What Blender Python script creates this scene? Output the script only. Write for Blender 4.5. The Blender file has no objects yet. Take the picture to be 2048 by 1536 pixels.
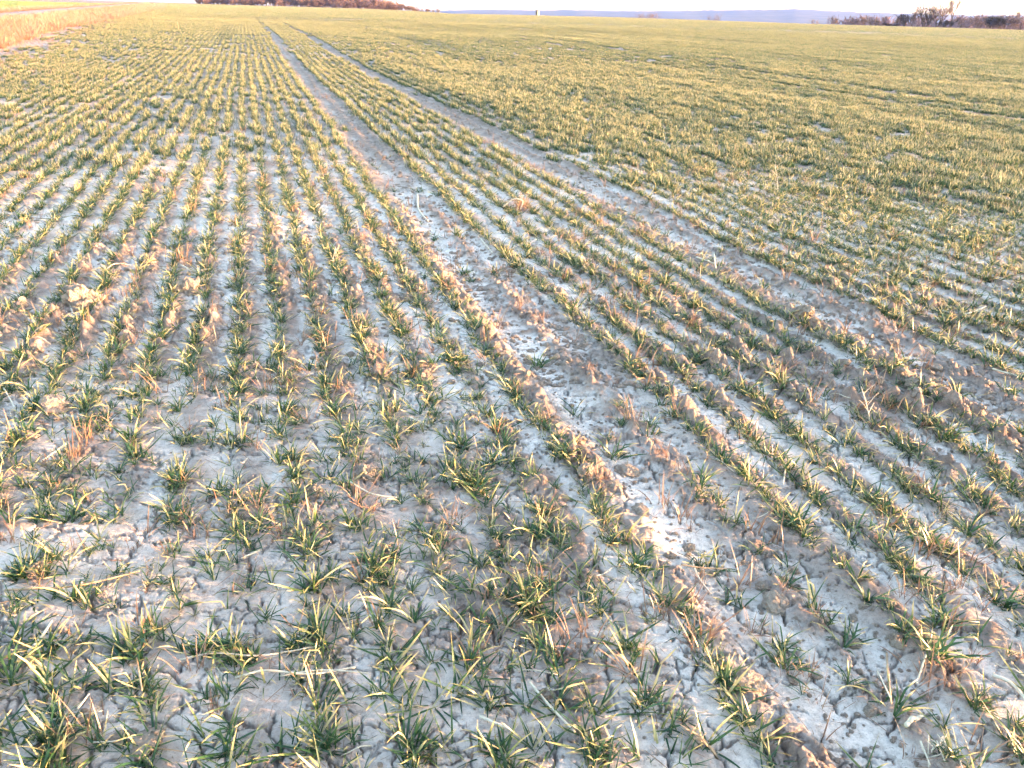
import bpy, math, random, bisect
import numpy as np
from mathutils import Vector, Matrix, Euler

# ------------------------------------------------------------------ camera
sc = bpy.context.scene
col = sc.collection
CZ = 1.5                      # eye height above the soil, metres
F = 1607.0                    # focal length in pixels of a 2048 px wide frame
ROLL = math.atan(0.029)
PITCH = math.atan((768 - 21) * math.cos(ROLL) / F)
cam = bpy.data.cameras.new('camera')
cam.sensor_width = 36.0
cam.lens = F / 2048 * 36.0
cam.clip_start = 0.05
cam.clip_end = 30000
camo = bpy.data.objects.new('camera', cam)
col.objects.link(camo)
camo.location = (0, 0, CZ)
camo.rotation_euler = (Matrix.Rotation(math.pi / 2 - PITCH, 3, 'X') @ Matrix.Rotation(ROLL, 3, 'Z')).to_euler()
sc.camera = camo

# ------------------------------------------------------------------ light
SUN_AZ = 97.0                 # degrees clockwise from the viewing direction
SUN_EL = 4.6
world = bpy.data.worlds.new('World')
sc.world = world
world.use_nodes = True
nt = world.node_tree
nt.nodes.clear()
sky = nt.nodes.new('ShaderNodeTexSky')
sky.sky_type = 'NISHITA'
sky.sun_disc = False
sky.sun_elevation = math.radians(SUN_EL)
sky.sun_rotation = math.radians(SUN_AZ)
sky.altitude = 200
sky.air_density = 1.0
sky.dust_density = 1.4
sky.ozone_density = 1.3
bg = nt.nodes.new('ShaderNodeBackground')
bg.inputs['Strength'].default_value = 0.15
wo = nt.nodes.new('ShaderNodeOutputWorld')
nt.links.new(sky.outputs[0], bg.inputs[0])
nt.links.new(bg.outputs[0], wo.inputs[0])
sun = bpy.data.lights.new('sun', 'SUN')
sun.energy = 3.2
sun.angle = math.radians(0.53)
sun.color = (1.0, 0.58, 0.31)
suno = bpy.data.objects.new('sun', sun)
col.objects.link(suno)
_a, _e = math.radians(SUN_AZ), math.radians(SUN_EL)
SUNV = Vector((math.sin(_a) * math.cos(_e), math.cos(_a) * math.cos(_e), math.sin(_e)))
suno.rotation_euler = SUNV.to_track_quat('Z', 'Y').to_euler()
suno.location = SUNV * 50
sc.view_settings.view_transform = 'Standard'
sc.view_settings.look = 'None'
sc.view_settings.gamma = 1.0
sc.view_settings.use_curve_mapping = False
sc.view_settings.exposure = 3.92
sc.render.engine = 'CYCLES'
sc.cycles.use_denoising = True
sc.cycles.max_bounces = 3
sc.cycles.diffuse_bounces = 2
sc.cycles.adaptive_threshold = 0.05
sc.cycles.transparent_max_bounces = 3
sc.cycles.caustics_reflective = False
sc.cycles.caustics_refractive = False

# ------------------------------------------------------------------ helpers
rng = np.random.default_rng(11)
random.seed(11)

def pix_ray(px, py):
    a, b = px - 1024.0, py - 768.0
    c, s = math.cos(ROLL), math.sin(ROLL)
    r, d = a * c + b * s, -a * s + b * c
    cp, sp = math.cos(PITCH), math.sin(PITCH)
    w = Vector((r, F * cp - d * sp, -F * sp - d * cp))
    return w.normalized()

def tag(o, label=None, cat=None, group=None, kind=None):
    if label: o['label'] = label
    if cat: o['category'] = cat
    if group: o['group'] = group
    if kind: o['kind'] = kind
    return o

def link(o, parent=None):
    col.objects.link(o)
    if parent is not None:
        o.parent = parent
    return o

def mesh_from(name, v, f, mat=None, attrs=None, smooth=False):
    me = bpy.data.meshes.new(name)
    v = np.asarray(v, np.float32).reshape(-1, 3)
    if len(f) and not isinstance(f, np.ndarray):
        me.from_pydata(v.tolist(), [], f)
    else:
        f = np.asarray(f, np.int32)
        k = f.shape[1]
        me.vertices.add(len(v)); me.vertices.foreach_set('co', v.ravel())
        me.loops.add(f.size); me.loops.foreach_set('vertex_index', f.ravel())
        me.polygons.add(len(f))
        me.polygons.foreach_set('loop_start', np.arange(0, f.size, k, dtype=np.int32))
        me.update(calc_edges=True)
    for n, a in (attrs or {}).items():
        at = me.attributes.new(n, 'FLOAT', 'POINT')
        at.data.foreach_set('value', np.asarray(a, np.float32))
    if smooth:
        me.polygons.foreach_set('use_smooth', np.ones(len(me.polygons), bool))
    if mat: me.materials.append(mat)
    me.update()
    return me

def obj(name, me, parent=None):
    return link(bpy.data.objects.new(name, me), parent)

def empty(name, loc=(0, 0, 0), rz=0.0):
    o = bpy.data.objects.new(name, None)
    o.empty_display_size = 0.1
    o.location = loc
    o.rotation_euler = (0, 0, rz)
    return link(o)

# value noise on arrays ------------------------------------------------
def _h(ix, iy, seed):
    ix = ix.astype(np.int64).astype(np.uint64); iy = iy.astype(np.int64).astype(np.uint64)
    n = ix * np.uint64(0x9E3779B97F4A7C15) + iy * np.uint64(0xC2B2AE3D27D4EB4F) + np.uint64(seed * 7919 + 13)
    n ^= n >> np.uint64(29); n *= np.uint64(0xBF58476D1CE4E5B9); n ^= n >> np.uint64(32)
    n *= np.uint64(0x94D049BB133111EB); n ^= n >> np.uint64(29)
    return (n >> np.uint64(40)).astype(np.float64) / float(1 << 24)

def vn(x, y, seed=0):
    """smooth value noise, -1..1"""
    ix, iy = np.floor(x), np.floor(y)
    fx, fy = x - ix, y - iy
    fx = fx * fx * fx * (fx * (fx * 6 - 15) + 10); fy = fy * fy * fy * (fy * (fy * 6 - 15) + 10)
    a, b = _h(ix, iy, seed), _h(ix + 1, iy, seed)
    c, d = _h(ix, iy + 1, seed), _h(ix + 1, iy + 1, seed)
    return ((a + (b - a) * fx) * (1 - fy) + (c + (d - c) * fx) * fy) * 2 - 1

def fbm(x, y, o=3, seed=0):
    s, a, t = 0, 1.0, 0
    for i in range(o):
        s = s + a * vn(x * 2 ** i + i * 17.3, y * 2 ** i - i * 9.1, seed + i); t += a; a *= .5
    return s / t

def sst(e0, e1, x):
    t = np.clip((x - e0) / (e1 - e0), 0, 1)
    return t * t * (3 - 2 * t)

def voro_edge(x, y, seed):
    """distance to the nearest cell border (in cell units)"""
    ix, iy = np.floor(x), np.floor(y)
    best = np.full(x.shape, 9.0); bx = np.zeros_like(x); by = np.zeros_like(x)
    pts = []
    for dx in (-1, 0, 1):
        for dy in (-1, 0, 1):
            px = ix + dx + .1 + .8 * _h(ix + dx, iy + dy, seed); py = iy + dy + .1 + .8 * _h(ix + dx, iy + dy, seed + 5)
            pts.append((px, py))
            d = (px - x) ** 2 + (py - y) ** 2
            m = d < best
            best = np.where(m, d, best); bx = np.where(m, px, bx); by = np.where(m, py, by)
    e = np.full(x.shape, 9.0)
    for px, py in pts:
        vx, vy = px - bx, py - by
        l = np.sqrt(vx * vx + vy * vy)
        ok = l > 1e-6
        dd = (((px + bx) / 2 - x) * vx + ((py + by) / 2 - y) * vy) / np.where(ok, l, 1)
        e = np.where(ok & (dd < e), dd, e)
    return e

# ------------------------------------------------------------------ the lie of the land
ROW_AZ = math.radians(-17.5)
RD = (math.sin(ROW_AZ), math.cos(ROW_AZ)); RP = (RD[1], -RD[0])
ROAD_AZ = math.radians(-22.04)
WD = (math.sin(ROAD_AZ), math.cos(ROAD_AZ)); WP = (WD[1], -WD[0])
ROW = 0.19
BEND = .0035
TRAMS = (1.24, 2.97, 12.9, 14.6)
VERGE_W, ROAD_R, ROAD_L, FARV = -4.9, -7.6, -10.8, -12.6

def uv_of(x, y):
    u = x * RP[0] + y * RP[1]; v = x * RD[0] + y * RD[1]
    b = sst(4.0, 16.0, u)
    return u / (1 + BEND * b * np.maximum(v - 15, 0)), v

def w_of(x, y):
    return x * WP[0] + y * WP[1]

def crest(az_px):
    return np.interp(az_px, [0, 410, 546, 693, 780, 840, 900, 1193, 1500, 2048], [900, 900, 800, 700, 560, 430, 290, 390, 320, 370])

def macro(x, y):
    r = np.hypot(x, y)
    az = np.arctan2(x, y)
    px = 1024 + F * np.tan(np.clip(az, -1.2, 1.2)) * .92
    R = crest(np.where(y > 0, px, 2048))
    z = -0.022 * np.maximum(r - R, 0)
    z = np.maximum(z, -26)
    z = z + .10 * vn(x / 23, y / 23, 3) * sst(8, 30, r) * sst(230, 100, r)
    # road embankment
    w = w_of(x, y)
    z = z + .28 * sst(-4.6, -7.4, w) * sst(-14.5, -11.5, w)
    return z

def lumpmask(x, y):
    return sst(-.25, .45, fbm(x / .55, y / .55, 2, 31)) * (.40 + .60 * sst(2.0, 3.2, np.hypot(x, y)))

def tram_d(u, v):
    d = np.full(np.shape(u), 9.0)
    for t in TRAMS:
        e = u - t - .025 * np.sin(v * .9 + t) - .02 * np.sin(v * .31)
        d = np.where(np.abs(e) < np.abs(d), e, d)
    return d

def ground_h(x, y, detail=True):
    """height and crust (slaked pale silt) at x, y"""
    x = np.asarray(x, float); y = np.asarray(y, float)
    r = np.hypot(x, y)
    sp = np.maximum(r * .0018, (r * r + CZ * CZ) / CZ * .0009)     # mesh spacing there
    def fade(s): return np.clip(2.1 - sp / s * 3.2, 0, 1)
    z = macro(x, y)
    w = w_of(x, y)
    infield = sst(VERGE_W - .3, VERGE_W + .4, w)
    u, v = uv_of(x, y)
    uw = u + .012 * vn(v / .35, u / .4, 8)
    z = z + (.022 * vn(x / 1.9, y / 1.9, 1) + .014 * vn(x / .62, y / .62, 2) * fade(.5)) * sst(300, 60, r)
    z = z + (.030 * vn(u / 1.4, v / 14, 5) + .015 * vn(u / .55 + 3, v / 6, 6)) * sst(6, 14, r) * sst(160, 60, r) * infield
    t = tram_d(u, v)
    tin = sst(.27, .19, np.abs(t))
    # drill ridges beside every row of wheat
    ra = .5 + .5 * vn(v / .5, np.floor(uw / ROW) * 3.1, 9)
    cross = sst(3.35, 3.0, y) * sst(1.0, .7, u)
    row = np.cos((uw / ROW - .24) * 2 * math.pi)
    z0 = z
    z = z + .015 * row * (.25 + .9 * ra) * (1 - tin) * (1 - .6 * cross) * infield * sst(260, 40, r)
    lm = lumpmask(x, y)
    # lumps and crumbs
    a = vn(x / .085, y / .085, 21); b = vn(x / .038 + 3, y / .038, 22); c = vn(x / .017, y / .017 + 5, 23)
    a2 = vn(x / .055 + 7, y / .055, 24)
    lum = np.maximum(a, -.15) * .016 * fade(.085) + np.abs(a2) * .034 * fade(.055) + np.abs(b) * .021 * fade(.038) - .012 + np.abs(c) * .009 * fade(.017) + vn(x / .008, y / .008, 25) * .0026 * fade(.008)
    raw = z + lum * (.30 + 0.90 * lm) * (.85 + .65 * row * (1 - cross) - .3 * cross) * (1 - .5 * tin) * infield
    # tram ruts: thrown-up ridge on the near side, lumpy crown between two smooth bands
    am = (.55 + .45 * vn(v / .6, t * 0, 41)) * (.45 + .55 * sst(2.0, 3.8, v))
    tr = -.018 * sst(.25, .16, np.abs(t))
    tr = tr + .026 * am * np.exp(-((t + .205) / .05) ** 2) + .022 * (am + .1) * np.exp(-((t - .05) / .06) ** 2) + .012 * np.exp(-((t - .22) / .04) ** 2)
    ll = np.abs(vn(v / .06, t / .05, 42)) * fade(.06) + .6 * np.abs(vn(v / .028 + 4, t / .025, 43)) * fade(.028)
    tr = tr + .026 * ll * (.40 * sst(-.2, .5, vn(x / .3, y / .3, 44)) + np.exp(-((t + .205) / .06) ** 2) + 1.2 * np.exp(-((t - .05) / .06) ** 2)) * sst(.30, .2, np.abs(t))
    raw = raw + tr * sst(180, 50, r)
    if not detail:
        return raw, None
    # rain-slaked silt fills the low places
    base = z0 + tr * .35 - .010 * tin
    lev = base + .0012 + .0025 * cross - (.0095 + .006 * tin) * sst(5.5, 10, r) + .006 * vn(x / .45, y / .45, 51) + .003 * vn(x / .16, y / .16, 52) + (.003 + .004 * sst(9, 5, r)) * tin
    k = .0045
    dlt = (raw - lev) / k
    h = lev + k * np.logaddexp(0, dlt)
    crust = 1 / (1 + np.exp(np.clip(dlt * .8, -30, 30)))
    crust = crust * infield * (1 - .55 * sst(6, 13, r))
    h = h * infield + raw * (1 - infield)
    # drying cracks
    near = sst(14, 5, r)
    wx = x + .012 * vn(x / .05, y / .05, 61) + .008 * vn(x / .016, y / .016, 62) + .003 * vn(x / .006, y / .006, 65)
    wy = y + .012 * vn(x / .05, y / .05, 63) + .008 * vn(x / .016, y / .016, 64) + .003 * vn(x / .006, y / .006, 66)
    e1 = voro_edge(wx / .125, wy / .10, 71) * .112
    e2 = voro_edge(wx / .055 + 9, wy / .055, 72) * .055
    m1 = sst(-.30, .30, vn(x / .07, y / .07, 73)) ; m2 = sst(.0, .5, vn(x / .10, y / .10, 74))
    ck = np.maximum(np.exp(-(e1 / (.0017 + .0017 * m1)) ** 2) * m1, .7 * np.exp(-(e2 / .0016) ** 2) * m2)
    h = h - .042 * ck * near * (.5 + .5 * crust) * (1 - .35 * sst(.01, .03, raw - lev)) * infield
    return h, crust

SHEET = {}
def gz(x, y):
    """height of the built sheet at one point"""
    if not SHEET:
        return float(ground_h(np.array([x]), np.array([y]))[0][0])
    rr, ang, Z = SHEET['r'], SHEET['a'], SHEET['z']
    r, a = math.hypot(x, y), math.atan2(x, y)
    i = min(max(bisect.bisect(rr, r) - 1, 0), len(rr) - 2); j = min(max(bisect.bisect(ang, a) - 1, 0), len(ang) - 2)
    fr = min(max((r - rr[i]) / (rr[i + 1] - rr[i]), 0), 1); fa = min(max((a - ang[j]) / (ang[j + 1] - ang[j]), 0), 1)
    return float((Z[i, j] * (1 - fa) + Z[i, j + 1] * fa) * (1 - fr) + (Z[i + 1, j] * (1 - fa) + Z[i + 1, j + 1] * fa) * fr)

def at(px, py, lift=0.0):
    """the point on the soil seen at pixel px, py of the photograph"""
    d = pix_ray(px, py)
    t = -CZ / d.z
    for _ in range(4):
        p = Vector((0, 0, CZ)) + d * t
        z = gz(p.x, p.y) + lift
        t = (z - CZ) / d.z
    p = Vector((0, 0, CZ)) + d * t
    return Vector((p.x, p.y, gz(p.x, p.y) + lift))

def az_of(px, py=30):
    d = pix_ray(px, py)
    return math.atan2(d.x, d.y)

def top_z(px, py, R):
    """height at horizontal distance R that appears at pixel px,py"""
    d = pix_ray(px, py)
    return CZ + d.z / math.hypot(d.x, d.y) * R

# ------------------------------------------------------------------ materials
def mat(name):
    m = bpy.data.materials.new(name)
    m.use_nodes = True
    n = m.node_tree.nodes
    return m, n, m.node_tree.links, n['Principled BSDF'], n['Material Output']

def ramp(n, stops):
    r = n.new('ShaderNodeValToRGB')
    e = r.color_ramp.elements
    while len(e) < len(stops): e.new(.5)
    for i, (p, c) in enumerate(stops):
        e[i].position = p; e[i].color = (*c, 1)
    return r

def noise(n, l, scale, detail=4, rough=.6, coord='Object'):
    tc = n.new('ShaderNodeTexCoord'); t = n.new('ShaderNodeTexNoise')
    t.inputs['Scale'].default_value = scale; t.inputs['Detail'].default_value = detail; t.inputs['Roughness'].default_value = rough
    l.new(tc.outputs[coord], t.inputs['Vector'])
    return t

def mixc(n, l, fac, a, b, mode='MIX'):
    m = n.new('ShaderNodeMix'); m.data_type = 'RGBA'; m.blend_type = mode
    for sock, val in ((m.inputs[0], fac), (m.inputs[6], a), (m.inputs[7], b)):
        if hasattr(val, 'links'): l.new(val, sock)
        elif isinstance(val, tuple): sock.default_value = (*val, 1)
        else: sock.default_value = val
    return m.outputs[2]

def soil_material():
    m, n, l, p, out = mat('loam_soil')
    at_ = n.new('ShaderNodeAttribute'); at_.attribute_name = 'crust'
    n1 = noise(n, l, 9, 6, .65); n2 = noise(n, l, 55, 8, .75); n3 = noise(n, l, 1.3, 3)
    clod = ramp(n, [(.3, (.16, .111, .090)), (.55, (.27, .195, .162)), (.75, (.41, .31, .265))]); l.new(n1.outputs['Fac'], clod.inputs[0])
    silt = ramp(n, [(.3, (.59, .49, .435)), (.5, (.73, .62, .555)), (.75, (.83, .725, .66))]); l.new(n2.outputs['Fac'], silt.inputs[0])
    c = mixc(n, l, at_.outputs['Fac'], clod.outputs[0], silt.outputs[0])
    g = ramp(n, [(.30, (.66, .63, .61)), (.5, (1, 1, 1)), (.7, (1.12, 1.11, 1.1))]); l.new(n2.outputs['Fac'], g.inputs[0])
    c = mixc(n, l, .8, c, g.outputs[0], 'MULTIPLY')
    n5 = noise(n, l, 240, 3, .6)
    gr = ramp(n, [(.30, (.45, .42, .40)), (.42, (1, 1, 1)), (.66, (1, 1, 1)), (.74, (1.25, 1.24, 1.22))]); l.new(n5.outputs['Fac'], gr.inputs[0])
    c = mixc(n, l, .75, c, gr.outputs[0], 'MULTIPLY')
    l.new(c, p.inputs['Base Color'])
    p.inputs['Roughness'].default_value = .95
    p.inputs['Specular IOR Level'].default_value = .15
    b = n.new('ShaderNodeBump'); b.inputs['Strength'].default_value = .9; b.inputs['Distance'].default_value = .014
    n4 = noise(n, l, 90, 9, .72); l.new(n4.outputs['Fac'], b.inputs['Height']); l.new(b.outputs[0], p.inputs['Normal'])
    return m

def leaf_material(name, greens, tip, tipstart, trans=.32, dry=None):
    m, n, l, p, out = mat(name)
    t = n.new('ShaderNodeAttribute'); t.attribute_name = 't'
    r = n.new('ShaderNodeAttribute'); r.attribute_name = 'rnd'
    base = ramp(n, [(0, greens[0]), (.5, greens[1]), (.86, greens[2]), (.93, dry or (.46, .37, .20))]); l.new(r.outputs['Fac'], base.inputs[0])
    # yellowed tips: how far down depends on the leaf
    mr = n.new('ShaderNodeMath'); mr.operation = 'MULTIPLY_ADD'
    l.new(r.outputs['Fac'], mr.inputs[0]); mr.inputs[1].default_value = -.55; mr.inputs[2].default_value = tipstart
    sub = n.new('ShaderNodeMath'); sub.operation = 'SUBTRACT'; l.new(t.outputs['Fac'], sub.inputs[0]); l.new(mr.outputs[0], sub.inputs[1])
    ml = n.new('ShaderNodeMath'); ml.operation = 'MULTIPLY'; ml.use_clamp = True; l.new(sub.outputs[0], ml.inputs[0]); ml.inputs[1].default_value = 3.0
    c = mixc(n, l, ml.outputs[0], base.outputs[0], tip)
    l.new(c, p.inputs['Base Color'])
    p.inputs['Roughness'].default_value = .42
    p.inputs['Specular IOR Level'].default_value = .45
    tr = n.new('ShaderNodeBsdfTranslucent'); l.new(c, tr.inputs[0])
    mx = n.new('ShaderNodeMixShader'); mx.inputs[0].default_value = trans
    l.new(p.outputs[0], mx.inputs[1]); l.new(tr.outputs[0], mx.inputs[2]); l.new(mx.outputs[0], out.inputs[0])
    return m

def plain(name, c0, c1, scale=12, rough=.85, bump=0.0, spec=.2):
    m, n, l, p, out = mat(name)
    nz = noise(n, l, scale, 5, .65)
    r = ramp(n, [(.3, c0), (.7, c1)]); l.new(nz.outputs['Fac'], r.inputs[0]); l.new(r.outputs[0], p.inputs['Base Color'])
    p.inputs['Roughness'].default_value = rough; p.inputs['Specular IOR Level'].default_value = spec
    if bump:
        b = n.new('ShaderNodeBump'); b.inputs['Strength'].default_value = .7; b.inputs['Distance'].default_value = bump
        l.new(nz.outputs['Fac'], b.inputs['Height']); l.new(b.outputs[0], p.inputs['Normal'])
    return m

M_SOIL = soil_material()
M_LEAF = leaf_material('wheat_leaf', [(.012, .044, .019), (.024, .068, .021), (.085, .125, .028)], (.50, .40, .18), .97)
M_LEAF_FAR = leaf_material('wheat_leaf_yellowed', [(.014, .048, .021), (.029, .074, .025), (.08, .115, .035)], (.37, .315, .175), .90)
M_STRAWGRASS = leaf_material('dry_grass', [(.21, .105, .062), (.28, .155, .095), (.16, .08, .05)], (.37, .23, .15), .95, .15, (.36, .24, .155))
M_CLOD = plain('clod_soil', (.26, .19, .148), (.46, .365, .295), 2.6, .95, .16, .1)
M_CRUMB = plain('crumb_soil', (.23, .168, .135), (.42, .335, .28), 2.6, .95, .1, .1)
M_STRAW = plain('bleached_straw', (.38, .31, .23), (.62, .54, .43), 60, .6, .0, .3)
M_STRAWO = plain('tan_straw', (.27, .165, .10), (.42, .28, .17), 40, .6, .0, .3)
M_TWIG = plain('dead_twig', (.16, .11, .08), (.34, .26, .20), 50, .8)
M_BARK = plain('bark', (.055, .042, .036), (.11, .085, .07), 3, .9)
M_TWIGS = plain('bare_twigs', (.10, .062, .052), (.20, .125, .10), .6, .9)
M_TWIGS_D = plain('dark_twigs', (.035, .030, .028), (.07, .055, .048), .6, .9)
M_ASPH = plain('asphalt', (.10, .10, .105), (.16, .16, .165), 25, .75, .004, .4)
M_HILL = plain('wooded_hill', (.03, .04, .03), (.08, .075, .06), .012, .95)

# ------------------------------------------------------------------ the field (one sheet to the horizon)
def build_field():
    A = math.radians(47)
    ang = np.concatenate([np.linspace(-math.pi, -A, 50)[:-1], np.linspace(-A, A, 920), np.linspace(A, math.pi, 50)[1:-1]])
    # rings: even steps of viewing angle
    dep = np.concatenate([np.linspace(math.radians(52), math.radians(25), 330), np.linspace(math.radians(25), math.radians(.30), 480)[1:]])
    rr = CZ / np.tan(dep)
    rr = np.concatenate([[.02, .3, .6, .9], rr[rr > 1.0], [330, 380, 440, 520, 620, 760, 950, 1200, 1600, 2200, 3000, 4500, 7000]])
    R, T = np.meshgrid(rr, ang, indexing='ij')
    X, Y = R * np.sin(T), R * np.cos(T)
    Hh, C = ground_h(X.ravel(), Y.ravel())
    nr, na = R.shape
    SHEET.update(r=rr.tolist(), a=ang.tolist(), z=Hh.reshape(nr, na))
    i = np.arange(nr - 1)[:, None] * na; j = np.arange(na)[None, :]; j2 = (j + 1) % na
    f = np.stack([i + j, i + na + j, i + na + j2, i + j2], -1).reshape(-1, 4)[:, ::-1]
    v = np.stack([X.ravel(), Y.ravel(), Hh], 1)
    me = mesh_from('field', v, f, M_SOIL, {'crust': C}, smooth=True)
    o = obj('field', me)
    tag(o, 'pale crusted loam of the sown field with drying cracks and wheel tracks', 'field', kind='structure')
    return o
build_field()

# ------------------------------------------------------------------ blades
def blade(L, wd, lean, bend, yaw, twist, seg, side=False, root=(0, 0, 0), kink=0):
    """one grass blade; returns verts, faces, t"""
    vs, fs, ts = [], [], []
    x = z = 0.0; a = lean
    cy, sy = math.cos(yaw), math.sin(yaw)
    for i in range(seg + 1):
        t = i / seg
        ww = wd * (.55 + .9 * t - 1.45 * t ** 2.6 if t < 1 else 0) * .5
        ww = max(ww, wd * .03)
        tw = twist * t
        # width direction: sideways, rolled by tw
        nx, ny, nz = -math.sin(tw) * math.cos(a), math.cos(tw), math.sin(tw) * math.sin(a)
        row = [(-1, 0), (0, -.28), (1, 0)] if side else [(-1, 0), (1, 0)]
        for s, dn in row:
            lx, ly, lz = x + nx * ww * s, ny * ww * s, z + nz * ww * s
            lx += dn * ww * math.cos(a) * .8; lz -= dn * ww * math.sin(a) * .8 * -1
            vs.append((root[0] + lx * cy - ly * sy, root[1] + lx * sy + ly * cy, root[2] + lz)); ts.append(t)
        k = len(row)
        if i:
            b = (i - 1) * k
            for q in range(k - 1): fs.append((b + q, b + q + 1, b + k + q + 1, b + k + q))
        a += bend / seg
        if kink and i == kink: a += 1.1
        x += math.sin(a) * L / seg; z += math.cos(a) * L / seg
    return vs, fs, ts

class Tuft:
    def __init__(s): s.v, s.f, s.t, s.r = [], [], [], []
    def add(s, bl, rnd):
        b = len(s.v); s.v += bl[0]; s.f += [tuple(i + b for i in q) for q in bl[1]]; s.t += bl[2]; s.r += [rnd] * len(bl[0])
    def mesh(s, name, m): return mesh_from(name, s.v, s.f, m, {'t': s.t, 'rnd': s.r}, smooth=True)

def leaf_params(rd, scale=1.0):
    if rd.random() < .45:       # upright
        L = rd.uniform(.045, .10); lean = rd.uniform(.03, .6); bend = rd.uniform(.2, 1.9)
    else:                       # prostrate tiller leaf
        L = rd.uniform(.045, .10); lean = rd.uniform(.65, 1.25); bend = rd.uniform(-.2, .55)
    return L * scale * 1.10, rd.uniform(.0042, .0070) * scale, lean, bend

def tuft_mesh(name, rd, n, scale=1.0, seg=6):
    T = Tuft()
    til = [(rd.gauss(0, .014), rd.gauss(0, .014)) for _ in range(max(1, n // 4))]
    for i in range(n):
        L, wd, le, be = leaf_params(rd, scale)
        c = rd.choice(til)
        T.add(blade(L, wd, le, be, rd.uniform(0, 6.28), rd.uniform(-1.6, 1.6), seg, True, (c[0], c[1], -.006), rd.choice((0, 0, 0, 0, 3, 4)) if le < .5 else 0), rd.random())
    return T.mesh(name, M_LEAF)

def segment_mesh(name, rd, length, n, wd, seg, spread=.022, hs=1.0, m=None, lo=.05, hi=.11):
    T = Tuft()
    for i in range(n):
        up = rd.random() < .62
        L = rd.uniform(lo, hi) * hs
        T.add(blade(L, wd, rd.uniform(.03, .5) if up else rd.uniform(.6, 1.2), rd.uniform(0, .8), rd.uniform(0, 6.28), rd.uniform(-1, 1), seg, False,
                    (rd.gauss(0, spread * (3 if rd.random() < .15 else 1)), rd.uniform(-length / 2, length / 2), -.005)), rd.random())
    return T.mesh(name, m or M_LEAF)

# geometry-node scatter for what nobody could count --------------------
def scatter(name, pts, pid, rot, scl, meshes, label, cat, group=None):
    pc = bpy.data.collections.new(name + '_sources')
    for i, me in enumerate(meshes):
        pc.objects.link(bpy.data.objects.new('%s_source_%03d' % (name, i), me))
    me = bpy.data.meshes.new(name)
    me.vertices.add(len(pts)); me.vertices.foreach_set('co', np.asarray(pts, np.float32).ravel())
    a = me.attributes.new('pid', 'INT', 'POINT'); a.data.foreach_set('value', np.asarray(pid, np.int32))
    a = me.attributes.new('rot', 'FLOAT_VECTOR', 'POINT'); a.data.foreach_set('vector', np.asarray(rot, np.float32).ravel())
    a = me.attributes.new('scl', 'FLOAT_VECTOR', 'POINT'); a.data.foreach_set('vector', np.asarray(scl, np.float32).ravel())
    me.update()
    o = obj(name, me)
    g = bpy.data.node_groups.new(name + '_nodes', 'GeometryNodeTree')
    g.interface.new_socket('Geometry', in_out='INPUT', socket_type='NodeSocketGeometry')
    g.interface.new_socket('Geometry', in_out='OUTPUT', socket_type='NodeSocketGeometry')
    N, K = g.nodes, g.links
    gi, go = N.new('NodeGroupInput'), N.new('NodeGroupOutput')
    ci = N.new('GeometryNodeCollectionInfo'); ci.inputs['Collection'].default_value = pc
    ci.inputs['Separate Children'].default_value = True; ci.inputs['Reset Children'].default_value = True
    io = N.new('GeometryNodeInstanceOnPoints'); io.inputs['Pick Instance'].default_value = True
    def na(nm, ty):
        q = N.new('GeometryNodeInputNamedAttribute'); q.data_type = ty; q.inputs['Name'].default_value = nm; return q.outputs['Attribute']
    K.new(gi.outputs[0], io.inputs['Points']); K.new(ci.outputs[0], io.inputs['Instance'])
    K.new(na('pid', 'INT'), io.inputs['Instance Index'])
    er = N.new('FunctionNodeEulerToRotation'); K.new(na('rot', 'FLOAT_VECTOR'), er.inputs[0]); K.new(er.outputs[0], io.inputs['Rotation'])
    K.new(na('scl', 'FLOAT_VECTOR'), io.inputs['Scale'])
    K.new(io.outputs[0], go.inputs[0])
    md = o.modifiers.new('scatter', 'NODES'); md.node_group = g
    tag(o, label, cat, group, 'stuff')
    return o

# ------------------------------------------------------------------ where wheat stands
def row_points(vmin, vmax, step, umin, umax, shift=0.0):
    """plants along the drilled rows"""
    us = np.arange(math.floor(umin / ROW), math.ceil(umax / ROW) + 1)
    P = []
    for k in us:
        vv = np.arange(vmin, vmax, step)
        vv = vv + rng.uniform(-.45, .45, len(vv)) * step
        uu = np.full(len(vv), (k + .02 + shift) * ROW) + rng.normal(0, .011, len(vv)) + rng.normal(0, .04, len(vv)) * (rng.random(len(vv)) < .14) - .016 * vn(vv / .35, np.full(len(vv), k * .4), 8)
        P.append(np.stack([uu, vv], 1))
    P = np.concatenate(P)
    u, v = P[:, 0], P[:, 1]
    # undo the bend of the far rows
    uu = u.copy()
    for _ in range(4):
        uu = u * (1 + BEND * sst(4., 16., uu) * np.maximum(v - 15, 0))
    x = uu * RP[0] + v * RD[0]; y = uu * RP[1] + v * RD[1]
    return x, y

def cull(x, y, r0, r1, half=math.radians(40)):
    r = np.hypot(x, y); az = np.arctan2(x, y)
    near = np.interp(r, [1, 1.8, 4, 30], [math.radians(52), math.radians(50), math.radians(42), half])
    return (r >= r0) & (r < r1) & (np.abs(az) < near)

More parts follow.
